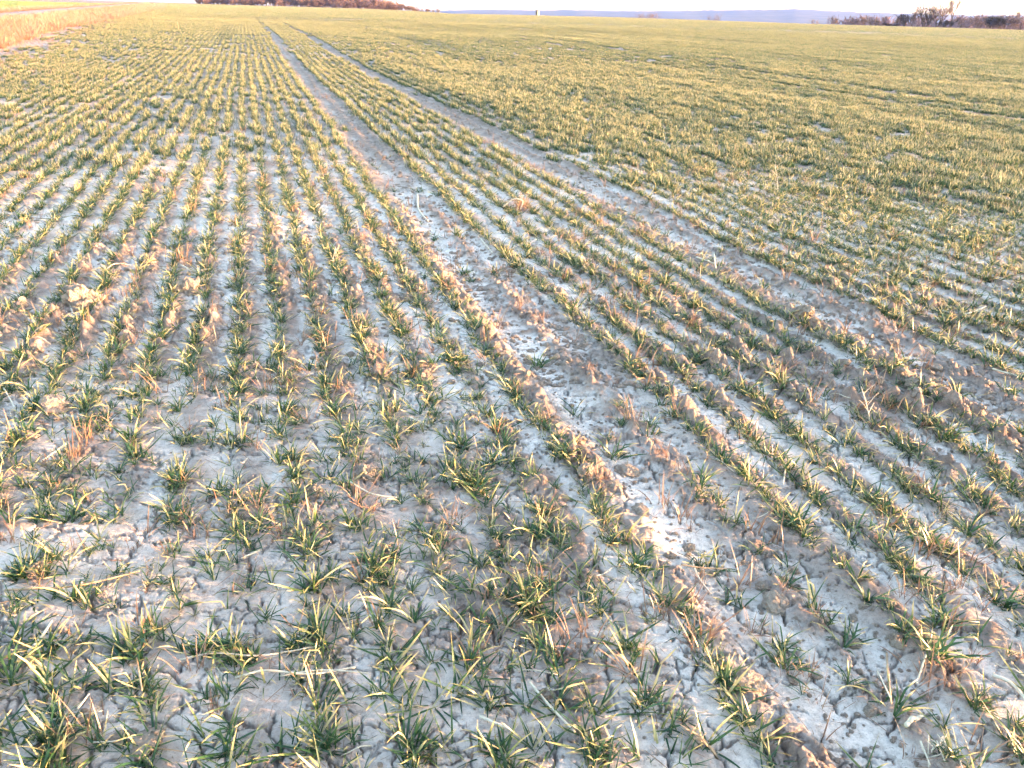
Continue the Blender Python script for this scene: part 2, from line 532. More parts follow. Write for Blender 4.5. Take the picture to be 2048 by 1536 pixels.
def keep(x, y, p_base=.9):
    """thinned in the tracks, in poor patches and towards the verge"""
    u, v = uv_of(x, y)
    t = tram_d(u, v)
    r = np.hypot(x, y)
    lo = np.interp(r, [2, 8, 14], [.60, .90, .97])
    p = p_base * (lo + (1.08 - lo) * sst(-.5, .3, fbm(x / .8, y / .8, 2, 81)))
    p = np.where((t > -.16) & (t < .15), np.where(u > 8, np.interp(v, [10, 45, 80], [.15, .5, 1]), np.interp(v, [1.6, 3.3, 40, 110], [.28, .03, .02, .8])), p)
    p = p * (.25 + .75 * sst(VERGE_W + .3, VERGE_W + 2.2, w_of(x, y))) * sst(VERGE_W, VERGE_W + .5, w_of(x, y))
    return rng.random(len(x)) < p

x, y = row_points(.3, 12.5, .024, -9, 10)
x2, y2 = row_points(.3, 12.5, .05, 2, 11, .5)
m = (rng.random(len(x2)) < .75 * sst(3.3, 3.7, uv_of(x2, y2)[0]) * sst(3.5, 6.5, y2)); x = np.concatenate([x, x2[m]]); y = np.concatenate([y, y2[m]])
m = cull(x, y, 1.0, 9.0 + rng.uniform(-1.2, 1.2, len(x))); x, y = x[m], y[m]
cr = (y < 3.3) & (uv_of(x, y)[0] < .85)
m = keep(x, y, .97) & ~(cr & (rng.random(len(x)) < .42)); x, y = x[m], y[m]
# the headland strip in the lower left: rows drilled across
cy_ = np.concatenate([np.stack([np.arange(-2.6, 1.3, .062) + rng.uniform(-.03, .03, 63), np.full(63, yy) + rng.normal(0, .02, 63)], 1) for yy in np.arange(1.0, 3.3, .135)])
cx_, cy2 = cy_[:, 0], cy_[:, 1]
m = cull(cx_, cy2, 1.0, 9) & (uv_of(cx_, cy2)[0] < .85) & keep(cx_, cy2, 1.0)
x = np.concatenate([x, cx_[m]]); y = np.concatenate([y, cy2[m]])
order = np.argsort(np.hypot(x, y)); x, y = x[order], y[order]
NEAR_X, NEAR_Y = x, y

rd = random.Random(5)
TUFTS = [tuft_mesh('wheat_tuft_%02d' % i, rd, n, s) for i, (n, s) in enumerate([(24, 1.05), (20, 1.0), (18, 1.15), (15, 1.0), (12, 1.0), (9, .9), (6, .8), (32, 1.15), (18, .85), (13, 1.2), (22, .95), (28, 1.0), (10, .7), (16, .8), (24, .85), (7, .65)])]
LEAVES, WITHERED = [], []
for i in range(40):
    T = Tuft(); L, wd, le, be = leaf_params(rd)
    T.add(blade(L, wd, le, be, 0, rd.uniform(-1.6, 1.6), 7, True, (0, 0, 0), rd.choice((0, 0, 0, 4, 5)) if le < .5 else 0), .97 if i >= 34 else rd.uniform(0, .9)); (WITHERED if i >= 34 else LEAVES).append(T.mesh('wheat_leaf_%02d' % i, M_LEAF))

# the 300 plants that show largest are things of their own
vis = []
cd = Vector((0, math.cos(PITCH), -math.sin(PITCH)))
Minv = camo.rotation_euler.to_matrix().transposed()
def project(p):
    q = Minv @ (Vector(p) - camo.location)
    return 1024 + F * q.x / -q.z, 768 - F * q.y / -q.z
zz = ground_h(x, y)[0]
sing, rest = [], []
for i in range(len(x)):
    px, py = project((x[i], y[i], zz[i]))
    if len(sing) < 300 and -20 < px < 2068 and py < 1560: sing.append((i, px, py))
    else: rest.append(i)
LAND = [((500, 1310), 'long pale straw'), ((620, 1345), 'thick flattened straw'), ((150, 1170), 'bent straw at the left edge'), ((277, 1340), 'upright pinkish stub'),
        ((166, 1404), 'short straw chip at bottom left'), ((80, 1278), 'broad dry leaf at the left edge'), ((1410, 1136), 'orange straw'), ((1400, 1165), 'thin curved pale straw'),
        ((2020, 1380), 'thick bleached straw at right'), ((1778, 1355), 'upright tan straw'), ((1842, 1338), 'slanting pale straw'), ((1830, 1436), 'thick white chip'),
        ((1885, 1505), 'stubble straws at bottom right'), ((1104, 1412), 'long grey straw'), ((990, 1447), 'flat straw at bottom middle'), ((872, 1128), 'flat pale crust block'),
        ((640, 1056), 'dull shaded clod'), ((72, 1140), 'orange-lit clod at left'), ((300, 1480), 'crumbly lump at the bottom'), ((1550, 1215), 'long low soil hump'),
        ((1500, 1380), 'orange-lit hump at right'), ((1440, 1512), 'orange root scrap'), ((1850, 1512), 'rootlet tangle'), ((1475, 1140), 'reddish rootlet tangle')]
USED = {}
def plant_label(px, py, n):
    size = 'bushy' if n >= 13 else ('middling' if n >= 9 else 'sparse')
    best = sorted((math.hypot(px - a, py - b), a, b, t) for (a, b), t in LAND)[0]
    if best[0] < 150:
        dx, dy = px - best[1], py - best[2]
        w = ('right of' if dx > 0 else 'left of') if abs(dx) > abs(dy) else ('below' if dy > 0 else 'above')
        how = 'touching' if best[0] < 30 else ('close ' + w if best[0] < 85 else 'a little ' + w)
        lab = '%s wheat tuft %s the %s' % (size, how, best[3])
        if lab not in USED: USED[lab] = 1; return lab
    cx = ['at the left frame edge', 'one tenth across', 'two tenths across', 'three tenths across', 'four tenths across', 'just left of centre', 'just right of centre', 'six tenths across', 'seven tenths across',
          'eight tenths across', 'nine tenths across', 'at the right frame edge'][min(11, max(0, int(px / 2048 * 12)))]
    cy = 'on the bottom frame edge' if py > 1450 else ('a little above the bottom' if py > 1360 else ('in the second band up' if py > 1260 else ('in the third band up' if py > 1150 else 'in the fourth band up')))
    return '%s young wheat tuft %s, %s' % (size, cx, cy)
for q, (i, px, py) in enumerate(sing):
    loc = (x[i], y[i], zz[i] + .002)
    if q < 110:
        e = empty('wheat_plant', loc, rd.uniform(0, 6.28))
        n = rd.choice([8, 11, 13, 15, 17, 21])
        for k in range(n):
            dead = k > 5 and rd.random() < .14
            lf = bpy.data.objects.new('withered_leaf' if dead else 'leaf', rd.choice(WITHERED if dead else LEAVES)); col.objects.link(lf); lf.parent = e
            lf.location = (rd.gauss(0, .010), rd.gauss(0, .010), -.006); lf.rotation_euler = (rd.gauss(0, .08), rd.gauss(0, .08), rd.uniform(0, 6.28))
            s = rd.uniform(.65, 1.25); lf.scale = (s, s, s)
    else:
        t = rd.choice(TUFTS); e = obj('wheat_plant', t); e.location = loc; e.rotation_euler = (0, 0, rd.uniform(0, 6.28))
        s = rd.uniform(.6, 1.25); e.scale = (s, s, s); n = int(len(t.vertices) // 21 * .8)
    tag(e, plant_label(px, py, n), 'wheat plant', 'young wheat plants in the foreground')

def scat(name, x, y, meshes, label, cat, smin, smax, rowdir=False, sink=0.0, zs=None):
    n = len(x)
    z = ground_h(x, y)[0] - sink
    rot = np.zeros((n, 3))
    if rowdir:
        rot[:, 2] = -ROW_AZ + rng.integers(0, 2, n) * math.pi + rng.normal(0, .03, n)
    else:
        rot[:, 2] = rng.uniform(0, 6.28, n)
    s = rng.uniform(smin, smax, n)
    scl = np.stack([s, s, s * (zs if zs is not None else 1)], 1)
    return scatter(name, np.stack([x, y, z], 1), rng.integers(0, len(meshes), n), rot, scl, meshes, label, cat)

ri = np.array(rest)
scat('wheat_rows', x[ri], y[ri], TUFTS, 'drilled rows of young wheat tufts running away from the foreground', 'wheat', .5, 1.15)
# middle distance: short lengths of row
SEG = [segment_mesh('wheat_length_%d' % i, rd, 0.30, (120, 170, 210, 230, 250, 190, 150, 240, 90, 215)[i], .0066, 4, .018, 1.0, M_LEAF_FAR, .035, .10) for i in range(10)]
xm, ym = row_points(5, 42, .30, -22, 34)
x2, y2 = row_points(5, 42, .30, 2, 36, .5)
m = rng.random(len(x2)) < .62 * sst(3.3, 3.8, uv_of(x2, y2)[0]); xm = np.concatenate([xm, x2[m]]); ym = np.concatenate([ym, y2[m]])
m = cull(xm, ym, 9.0 + rng.uniform(-1.3, 1.0, len(xm)), 30 + rng.uniform(-4, 4, len(xm))) & keep(xm, ym, .95); xm, ym = xm[m], ym[m]
scat('wheat_rows_beyond', xm, ym, SEG, 'wheat rows closing up in the middle of the field', 'wheat', .7, 1.25, True)
SEG2 = [segment_mesh('wheat_run_%d' % i, rd, .9, 300, .012, 2, .022, 1.0, M_LEAF_FAR, .035, .09) for i in range(8)]
xm, ym = row_points(20, 130, .9, -80, 110)
m = cull(xm, ym, 30.0 + rng.uniform(-4.5, 3.5, len(xm)), 110 + rng.uniform(-12, 12, len(xm))) & keep(xm, ym, .95); xm, ym = xm[m], ym[m]
scat('wheat_sward', xm, ym, SEG2, 'wheat merging into an even green and tan sward', 'wheat', .85, 1.2, True)

def patch_mesh(name, size, n, wd):
    T = Tuft()
    for i in range(n):
        T.add(blade(rd.uniform(.06, .12), wd, rd.uniform(.03, .6), rd.uniform(0, .7), rd.uniform(0, 6.28), 0, 1, False, (rd.uniform(-size / 2, size / 2), rd.uniform(-size / 2, size / 2), -.005)), rd.random())
    return T.mesh(name, M_LEAF_FAR)
PATCH = [patch_mesh('wheat_patch_%d' % i, 3.4, 900, .035) for i in range(5)]
gx, gy = np.meshgrid(np.arange(-420, 420, 3.0), np.arange(60, 640, 3.0))
gx = gx.ravel() + rng.uniform(-1, 1, gx.size); gy = gy.ravel() + rng.uniform(-1, 1, gy.size)
m = cull(gx, gy, 106 + rng.uniform(-12, 10, len(gx)), 620, math.radians(37)) & (w_of(gx, gy) > VERGE_W + 1.5); gx, gy = gx[m], gy[m]
scat('wheat_far', gx, gy, PATCH, 'far wheat reaching the skyline as one tan green sheet', 'wheat', .9, 1.2)


# ------------------------------------------------------------------ road, verges, the field across the road
def strip(name, w0, w1, s0, s1, lift, m, nw=5, ns=160, crown=0.0):
    ss = s0 + (s1 - s0) * np.linspace(0, 1, ns) ** 2
    ww = np.linspace(w0, w1, nw)
    S, Wd = np.meshgrid(ss, ww, indexing='ij')
    X = Wd * WP[0] + S * WD[0]; Y = Wd * WP[1] + S * WD[1]
    Z = macro(X.ravel(), Y.ravel()) + lift + crown * (1 - ((Wd.ravel() - (w0 + w1) / 2) / ((w1 - w0) / 2)) ** 2)
    ii = np.arange(ns - 1)[:, None] * nw; jj = np.arange(nw - 1)[None, :]
    f = np.stack([ii + jj, ii + jj + 1, ii + nw + jj + 1, ii + nw + jj], -1).reshape(-1, 4)
    return obj(name, mesh_from(name, np.stack([X.ravel(), Y.ravel(), Z], 1), f[:, ::-1] if (w1 > w0) else f, m, smooth=True))
tag(strip('asphalt_road', ROAD_L, ROAD_R, -25, 700, .05, M_ASPH, 7, 200, .04), 'narrow grey asphalt lane running along the left edge of the field', 'road', kind='structure')

def tussock(name, n, lo, hi, wd, spread, m, lean=.55):
    T = Tuft()
    for i in range(n):
        a = rd.uniform(0, 6.28); q = abs(rd.gauss(0, spread))
        T.add(blade(rd.uniform(lo, hi), wd * rd.uniform(.7, 1.3), rd.uniform(.02, lean), rd.uniform(0, 1.3), rd.uniform(0, 6.28), rd.uniform(-1, 1), 4, False, (q * math.cos(a), q * math.sin(a), -.01)), rd.random())
    return T.mesh(name, m)
TUSS = [tussock('dry_tussock_%d' % i, 70, .10, .34, .008, .10, M_STRAWGRASS) for i in range(5)] + [tussock('verge_stalks_%d' % i, 7, .25, .55, .006, .06, M_STRAWGRASS, .35) for i in range(2)]
def road_pts(w0, w1, s0, s1, dens):
    n = int((w1 - w0) * (s1 - s0) * dens)
    w = rng.uniform(w0, w1, n); s_ = rng.uniform(s0, s1, n)
    return w * WP[0] + s_ * WD[0], w * WP[1] + s_ * WD[1]
vx, vy = [], []
for w0, w1, s0, s1, dn in ((VERGE_W - 2.6, VERGE_W, 6, 75, 11), (VERGE_W - 2.6, VERGE_W + .5, 75, 420, 3.2), (-12.6, -10.9, 20, 130, 9), (-12.6, -10.9, 130, 420, 3)):
    a_, b_ = road_pts(w0, w1, s0, s1, dn); vx.append(a_); vy.append(b_)
a_, b_ = road_pts(VERGE_W, VERGE_W + 6, 50, 420, 3.0); s_ = a_ * WD[0] + b_ * WD[1]
m = w_of(a_, b_) < np.interp(s_, [50, 60, 107, 184, 420], [-4.9, -4.2, -2.7, -.4, 1.0]); vx.append(a_[m]); vy.append(b_[m])
vx = np.concatenate(vx); vy = np.concatenate(vy)
scat('verge_grass', vx, vy, TUSS, 'tall dry tan grass on both verges of the asphalt lane', 'grass', .5, 1.7, False, .0)
# dry weeds and stubble straying into the field edge
SMALLDRY = [tussock('dry_wisp_%d' % i, 14, .05, .16, .005, .03, M_STRAWGRASS, .9) for i in range(5)]
a_, b_ = road_pts(VERGE_W, VERGE_W + 3.2, 3, 110, 22)
m = rng.random(len(a_)) < sst(VERGE_W + 3.2, VERGE_W - .5, w_of(a_, b_))
fx, fy = [a_[m]], [b_[m]]
n = 1500; q = rng.uniform(3.2, 30, n); az = rng.uniform(-.68, .68, n); fx.append(q * np.sin(az)); fy.append(q * np.cos(az))
n = 800; q = rng.uniform(1.5, 9, n); az = rng.uniform(-.75, .75, n); fx.append(q * np.sin(az)); fy.append(q * np.cos(az))
fx = np.concatenate(fx); fy = np.concatenate(fy)
m = w_of(fx, fy) > VERGE_W - .3
scat('dry_weed_litter', fx[m], fy[m], SMALLDRY, 'thin dry weed wisps strewn among the wheat towards the verge', 'weeds', .3, .95)
M_GREEN = leaf_material('lush_wheat_leaf', [(.03, .11, .04), (.05, .14, .05), (.10, .18, .05)], (.35, .34, .12), 1.1)
def patch2(name, size, n, wd, m):
    T = Tuft()
    for i in range(n):
        T.add(blade(rd.uniform(.08, .16), wd, rd.uniform(.03, .6), rd.uniform(0, .7), rd.uniform(0, 6.28), 0, 1, False, (rd.uniform(-size / 2, size / 2), rd.uniform(-size / 2, size / 2), -.005)), rd.random())
    return T.mesh(name, m)
P2 = [patch2('green_patch_%d' % i, 2.4, 900, .03, M_GREEN) for i in range(4)]
a_, b_ = road_pts(-75, -12.4, 30, 330, .42)
m = np.abs(np.arctan2(a_, b_)) < math.radians(42)
scat('green_crop', a_[m], b_[m], P2, 'deep green crop in the field across the lane', 'crop', .9, 1.3)

# ------------------------------------------------------------------ clods
import bmesh
def clod_mesh(name, seed, flat=.7, rough=1.0, sub=4, m=None):
    bm = bmesh.new(); bmesh.ops.create_icosphere(bm, subdivisions=sub, radius=1.0)
    v = np.array([q.co[:] for q in bm.verts]); f = [[a.index for a in p.verts] for p in bm.faces]; bm.free()
    d = 1 + .30 * rough * vn(v[:, 0] * 1.3 + v[:, 2] * 2.1 + seed, v[:, 1] * 1.5 - v[:, 2] * .8, seed) + .20 * rough * vn(v[:, 0] * 3 + v[:, 2] * 1.7, v[:, 1] * 3 + v[:, 2] * 2.3 + seed, seed + 1) \
        + .16 * rough * np.abs(vn(v[:, 0] * 6 + v[:, 2] * 4, v[:, 1] * 6 - v[:, 2] * 5, seed + 2)) + .12 * vn(v[:, 0] * 14 + v[:, 2] * 9, v[:, 1] * 14 - v[:, 2] * 11, seed + 3)
    v = v * d[:, None]
    v[:, 2] *= flat; v[:, 0] *= 1.15
    return mesh_from(name, v, f, m or M_CLOD, smooth=False)
CLODS = [clod_mesh('clod_%d' % i, 100 + i * 7, fl, ro) for i, (fl, ro) in enumerate([(.7, 1.), (.6, 1.2), (.85, 1.), (.5, .9), (.95, 1.3), (.65, 1.4), (.75, .8), (.55, 1.1)])]
TALL = [clod_mesh('tall_clod_%d' % i, 300 + i * 7, 1.35, 1.3) for i in range(2)]
def clod(px, py, dpx, label, me=None, stretch=1.0, group='single soil clods between the wheat rows'):
    p = at(px, py)
    D = (p - Vector((0, 0, CZ))).length
    r = dpx / F * D * .38
    o = obj('soil_clod', me or rd.choice(CLODS)); o.location = p + Vector((0, 0, r * .02)); o.scale = (r, r, r * stretch)
    o.rotation_euler = (rd.uniform(-.25, .25), rd.uniform(-.25, .25), rd.uniform(0, 6.28))
    return tag(o, label, 'soil clod', group)
for px, py, d, lb, me, st in [
    (168, 612, 66, 'big crumbling clod in the fourth row space from the left frame edge', TALL[0], .9),
    (150, 585, 40, 'ragged clod leaning behind the biggest crumbling clod at the left', CLODS[4], 1),
    (380, 585, 46, 'tall upright clod with a pale straw lying across its top', TALL[1], 1.25),
    (735, 955, 52, 'conical clod with one sunlit face, left of the pale curved straw', CLODS[4], 1.1),
    (632, 985, 36, 'rounded clod left of the conical clod, beside a dark crack', CLODS[2], 1),
    (700, 968, 18, 'marble-sized clod at the end of the pale curved straw', CLODS[6], 1),
    (850, 992, 38, 'rough clod among wheat just beyond the pale curved straw', CLODS[5], 1),
    (1168, 955, 36, 'egg-shaped clod beside a smooth white silt patch', CLODS[6], 1.1),
    (236, 757, 46, 'smooth pinkish clod lying in open silt near the left frame edge', CLODS[0], .8),
    (108, 815, 60, 'broad flattened clod under wheat leaves at the left frame edge', CLODS[1], .8),
    (60, 870, 44, 'worn clod half buried at the far left below the flattened one', CLODS[3], 1),
    (736, 668, 36, 'clod in the row left of the nearer wheel track', CLODS[0], 1),
    (622, 674, 42, 'double-peaked clod two rows left of the nearer wheel track', CLODS[5], 1),
    (990, 692, 28, 'small lit clod on the rim of the nearer wheel track', CLODS[2], 1),
    (816, 600, 32, 'sunlit clod in the wheat row edging the nearer wheel track', CLODS[4], 1),
    (1456, 606, 34, 'sunlit clod in the wheat row edging the farther wheel track', CLODS[2], 1),
    (1606, 642, 32, 'clod at the lip of the farther wheel track', CLODS[0], 1),
    (1640, 668, 28, 'grey clod just below the lip of the farther wheel track', CLODS[6], 1),
    (1786, 692, 30, 'upright clod inside the farther wheel track', CLODS[4], 1),
    (1826, 770, 40, 'flat-topped clod where the farther wheel track fades', CLODS[2], .9),
    (1860, 738, 34, 'dark lumpy clod in the bed of the farther wheel track', CLODS[1], 1),
    (872, 1128, 62, 'flat pale block of crust beside two wheat tufts', CLODS[3], .8),
    (640, 1056, 42, 'dull clod in shade below the rounded clod', CLODS[0], 1),
    (1250, 945, 46, 'grey crusted lump next to a dark fibrous crumb', CLODS[1], .8),
    (1228, 970, 28, 'dark fibrous crumb of soil on white silt', CLODS[5], .8),
    (1280, 1022, 40, 'low rounded lump in the middle of the branching cracks', CLODS[0], .7),
    (72, 1140, 44, 'orange-lit clod by the long straw at the left frame edge', CLODS[6], .9),
    (180, 1040, 34, 'small pale clod in the crossing rows at lower left', CLODS[2], 1),
    (520, 985, 30, 'shaded clod amid the crossing rows at centre left', CLODS[0], 1),
    (300, 1480, 66, 'pinkish crumbly lump at the bottom edge, left of centre', CLODS[1], .8),
    (250, 1475, 40, 'small companion of the crumbly lump at the bottom edge', CLODS[0], .7),
    (1550, 1215, 54, 'long low hump of soil with a lit flank at lower right', CLODS[3], .9),
    (1500, 1380, 60, 'orange-lit hump beside the white silt band at bottom right', CLODS[3], .9)]:
    clod(px, py, d, lb, me, st)
# further loose clods, none of them special
k = 0
while k < 190:
    px, py = rd.uniform(0, 2048), 330 + 1200 * rd.random() ** 1.5
    p = at(px, py); u_, v_ = uv_of(np.array([p.x]), np.array([p.y])); t_ = abs(tram_d(u_, v_)[0])
    if lumpmask(np.array([p.x]), np.array([p.y]))[0] < .35 and t_ > .3: continue
    D = (p - Vector((0, 0, CZ))).length
    dm = rd.uniform(.018, .046) * (1.15 if D > 3.5 else 1)
    side = ['at the left edge', 'in the left quarter', 'left of the middle', 'right of the middle', 'in the right quarter', 'at the right edge'][min(5, int(px / 342))]
    where = ('in the nearer wheel track' if u_[0] < 2 else 'in the farther wheel track') if t_ < .26 else 'between wheat rows'
    where += ', %s up' % ('low' if py > 1150 else 'a third' if py > 850 else 'half way' if py > 600 else 'two thirds')
    clod(px, py, dm / D * F, '%s loose clod %s, %s' % ('pebble-sized' if dm < .032 else 'walnut-sized', where, side), group='loose soil clods'); k += 1
CR = [clod_mesh('crumb_%d' % i, 500 + i * 5, .8, 1.2, 1, M_CRUMB) for i in range(6)]
n = 34000; q = 1.1 + 11 * rng.random(n) ** 1.25; az = rng.uniform(-.82, .82, n); cx, cy = q * np.sin(az), q * np.cos(az)
u_, v_ = uv_of(cx, cy); t_ = np.abs(tram_d(u_, v_))
m = rng.random(n) < np.where(t_ < .24, .7, .05 + .75 * lumpmask(cx, cy)); cx, cy = cx[m], cy[m]
sc_o = scat('soil_crumbs', cx, cy, CR, 'crumbs of dry soil strewn over the crust', 'soil crumbs', .0012, .0070, False, -.0015)
n = 90000; q = 3.2 + 40 * rng.random(n) ** 1.5; az = rng.uniform(-.65, .65, n); cx, cy = q * np.sin(az), q * np.cos(az)
u_, v_ = uv_of(cx, cy)
rg = np.cos((u_ / ROW - .24) * 2 * math.pi)
m = (w_of(cx, cy) > VERGE_W) & (rng.random(n) < np.where(np.abs(tram_d(u_, v_)) < .24, .40, .04 + .26 * (rg > .35) * lumpmask(cx, cy)))
scat('soil_lumps', cx[m], cy[m], CR, 'lumps of soil lying between the distant rows', 'soil lumps', .005, .020, False, .0)
FRAG = []
for i in range(8):
    T = Tuft(); L = rd.uniform(.015, .085)
    T.add(blade(L, rd.uniform(.0014, .003), 1.45, rd.uniform(-.3, .4), 0, rd.uniform(-2, 2), 4, True, (0, 0, .003)), rd.random()); FRAG.append(T.mesh('litter_%d' % i, M_STRAWGRASS))
n = 9000; q = 1.1 + 9 * rng.random(n) ** 1.1; az = rng.uniform(-.82, .82, n)
scat('straw_litter', q * np.sin(az), q * np.cos(az), FRAG, 'fine broken straw and dead leaf litter on the crust', 'litter', .6, 1.4)

# ------------------------------------------------------------------ straw and dead weeds
def tube(pts, r0, r1, sides=6, cap=True):
    vs, fs = [], []
    n = len(pts)
    for i, p in enumerate(pts):
        d = (pts[min(i + 1, n - 1)] - pts[max(i - 1, 0)]).normalized()
        a = d.cross(Vector((0, 0, 1)) if abs(d.z) < .9 else Vector((1, 0, 0))).normalized(); b = d.cross(a)
        r = r0 + (r1 - r0) * i / (n - 1)
        for k in range(sides):
            t = 2 * math.pi * k / sides
            vs.append(tuple(p + a * (r * math.cos(t)) + b * (r * math.sin(t))))
        if i:
            for k in range(sides):
                fs.append(((i - 1) * sides + k, (i - 1) * sides + (k + 1) % sides, i * sides + (k + 1) % sides, i * sides + k))
    if cap:
        fs.append(tuple(range(sides))[::-1]); fs.append(tuple((n - 1) * sides + k for k in range(sides)))
    return vs, fs
def smooth_path(P, n=12):
    out = []
    for i in range(n + 1):
        t = i / n * (len(P) - 1); k = min(int(t), len(P) - 2); q = t - k
        p0, p1, p2, p3 = P[max(k - 1, 0)], P[k], P[k + 1], P[min(k + 2, len(P) - 1)]
        out.append(.5 * ((2 * p1) + (p2 - p0) * q + (2 * p0 - 5 * p1 + 4 * p2 - p3) * q * q + (3 * p1 - p0 - 3 * p2 + p3) * q ** 3))
    return out
def straw(pix, r, label, m=None, lifts=None, name='straw_stalk', group='straw lying on the soil'):
    P = [at(a, b, (lifts[i] if lifts else .012)) for i, (a, b) in enumerate(pix)]
    c = P[0].copy()
    path = smooth_path([p - c for p in P], 14)
    for i, p in enumerate(path):       # stay above the lumps
        g = gz(p.x + c.x, p.y + c.y) - c.z + r * .6
        if p.z < g: p.z = g
    v, f = tube(path, r, r * .75)
    o = obj(name, mesh_from(name, v, f, m or M_STRAW, smooth=True)); o.location = c
    return tag(o, label, 'straw', group)
S_ = [([(362, 1326), (430, 1312), (520, 1311), (642, 1291)], .0026, 'long pale straw slanting up to the right at lower left', 0),
      ([(470, 1356), (530, 1341), (620, 1348), (712, 1334)], .0034, 'thick flattened straw just below the long pale straw', 0),
      ([(560, 1352), (640, 1340), (735, 1346)], .0022, 'thin straw alongside the thick flattened straw', 0),
      ([(10, 1178), (150, 1172), (280, 1142)], .0030, 'bent straw reaching in from the left frame edge', 1),
      ([(270, 1300), (284, 1380)], .0024, 'pinkish straw stub standing upright below the bent straw', 1),
      ([(154, 1419), (178, 1388)], .0026, 'short pale straw chip near the bottom left corner', 0),
      ([(55, 1306), (82, 1275), (106, 1248)], .0045, 'broad dry leaf-like straw beside the left frame edge', 0),
      ([(482, 1112), (520, 1100)], .0034, 'short straw bit on bare soil in the crossing rows', 0),
      ([(1362, 1130), (1410, 1136), (1461, 1138)], .0028, 'orange straw lying level in the right half', 1),
      ([(1382, 1112), (1395, 1150), (1423, 1188)], .0022, 'thin pale curved straw hanging below the orange straw', 0),
      ([(1985, 1350), (2020, 1380), (2060, 1412)], .0050, 'thick bleached straw leaving the frame at the lower right', 0),
      ([(1773, 1306), (1784, 1402)], .0026, 'upright tan straw in the lower right wheat row', 1),
      ([(1755, 1342), (1780, 1394)], .0024, 'leaning straw crossing the upright tan straw', 0),
      ([(1852, 1309), (1833, 1367)], .0026, 'pale straw slanting left of the lower right row', 0),
      ([(1815, 1440), (1845, 1431)], .0062, 'short thick white straw chip at lower right', 0),
      ([(1842, 1480), (1860, 1530)], .0024, 'first of several thin stubble straws at the bottom right', 0),
      ([(1875, 1478), (1888, 1532)], .0024, 'second thin stubble straw at the bottom right', 0),
      ([(1905, 1490), (1925, 1535)], .0024, 'third thin stubble straw at the bottom right', 0),
      ([(1059, 1364), (1100, 1412), (1150, 1464)], .0036, 'long grey straw slanting down at the bottom middle', 0),
      ([(960, 1432), (1025, 1462)], .0040, 'flat straw left of the long grey straw', 0),
      ([(700, 969), (745, 988), (795, 995)], .0030, 'pale curved straw touching a marble-sized clod', 0),
      ([(82, 925), (108, 905), (133, 886)], .0040, 'straight pale straw near the left edge at half height', 0),
      ([(0, 764), (14, 790), (31, 820)], .0038, 'straw leaning in from the left edge below the big clods', 0),
      ([(-5, 716), (36, 704)], .0050, 'tan straw chip at the left frame edge', 1),
      ([(192, 830), (240, 858)], .0028, 'thin straw beside the reddish dead weed', 1),
      ([(142, 618), (148, 640), (142, 655)], .0050, 'dry leaf curled at the foot of the big crumbling clod', 0),
      ([(362, 532), (390, 541), (420, 536)], .0048, 'pale straw lying over the tall upright clod', 0),
      ([(208, 545), (228, 528), (262, 530)], .0040, 'forked grey straw among wheat at the upper left', 0),
      ([(835, 389), (837, 416), (856, 442)], .0080, 'crooked pale stick in the nearer wheel track', 0),
      ([(885, 555), (905, 547), (916, 553)], .0060, 'dark bent twig on the rim of the nearer wheel track', 2),
      ([(962, 478), (985, 505)], .0045, 'pale chip right of the nearer wheel track', 0),
      ([(1882, 622), (1926, 629), (1972, 613)], .0060, 'pale bowed leaf lying on wheat at the right', 0),
      ([(1985, 738), (2035, 752)], .0045, 'straw at the right frame edge under the bowed leaf', 0),
      ([(1393, 512), (1430, 528)], .0060, 'short stick in the bed of the farther wheel track', 0),
      ([(1428, 506), (1432, 535)], .0050, 'upright peg of straw in the farther wheel track', 0),
      ([(1535, 262), (1558, 275), (1580, 268)], .0090, 'bundle of dry stalks lying on the right-hand sward', 1),
      ([(1170, 99), (1168, 112)], .0100, 'pale upright stalk standing in the distant bare track', 1),
      ([(820, 835), (858, 848)], .0050, 'grey chip of straw left of the row bend in the middle', 0),
      ([(1570, 940), (1565, 975)], .0030, 'thin straw standing in a row right of the middle', 0),
      ([(1700, 880), (1760, 905)], .0028, 'tan straw caught in a wheat row at the right', 1)]
for P, r, lb, mi in S_:
    straw(P, r, lb, (M_STRAW, M_STRAWO, M_TWIG)[mi], lifts=([.010, .022, .018, .010] if len(P) == 4 else [.010, .020, .016] if len(P) == 3 else ([.0, .07] if 'upright' in lb and r < .01 else [.012, .016])))
for k in range(70):
    px, py = rd.uniform(20, 2030), 480 + 1040 * rd.random() ** 1.2
    p = at(px, py); D = (p - Vector((0, 0, CZ))).length; L = rd.uniform(.03, .11); a = rd.uniform(0, 6.28)
    q = [p + Vector((math.cos(a), math.sin(a), 0)) * (L * (i / 3 - .5)) for i in range(4)]
    c = p.copy(); q = [Vector((w.x - c.x, w.y - c.y, gz(w.x, w.y) - c.z + .006 + rd.uniform(0, .01))) for w in q]
    v, f = tube(smooth_path(q, 6), rd.uniform(.0012, .0024), .0012, 5)
    o = obj('straw_fragment', mesh_from('straw_fragment', v, f, rd.choice((M_STRAW, M_STRAW, M_STRAWO)), smooth=True)); o.location = c
    side = ['at the left edge', 'in the left quarter', 'left of the middle', 'right of the middle', 'in the right quarter', 'at the right edge'][min(5, int(px / 342))]
    tag(o, '%s thin straw fragment on the soil %s, %s up' % ('short' if L < .06 else 'longish', side, 'low' if py > 1250 else 'a quarter' if py > 1000 else 'about half way' if py > 700 else 'two thirds'), 'straw', 'short straw fragments')

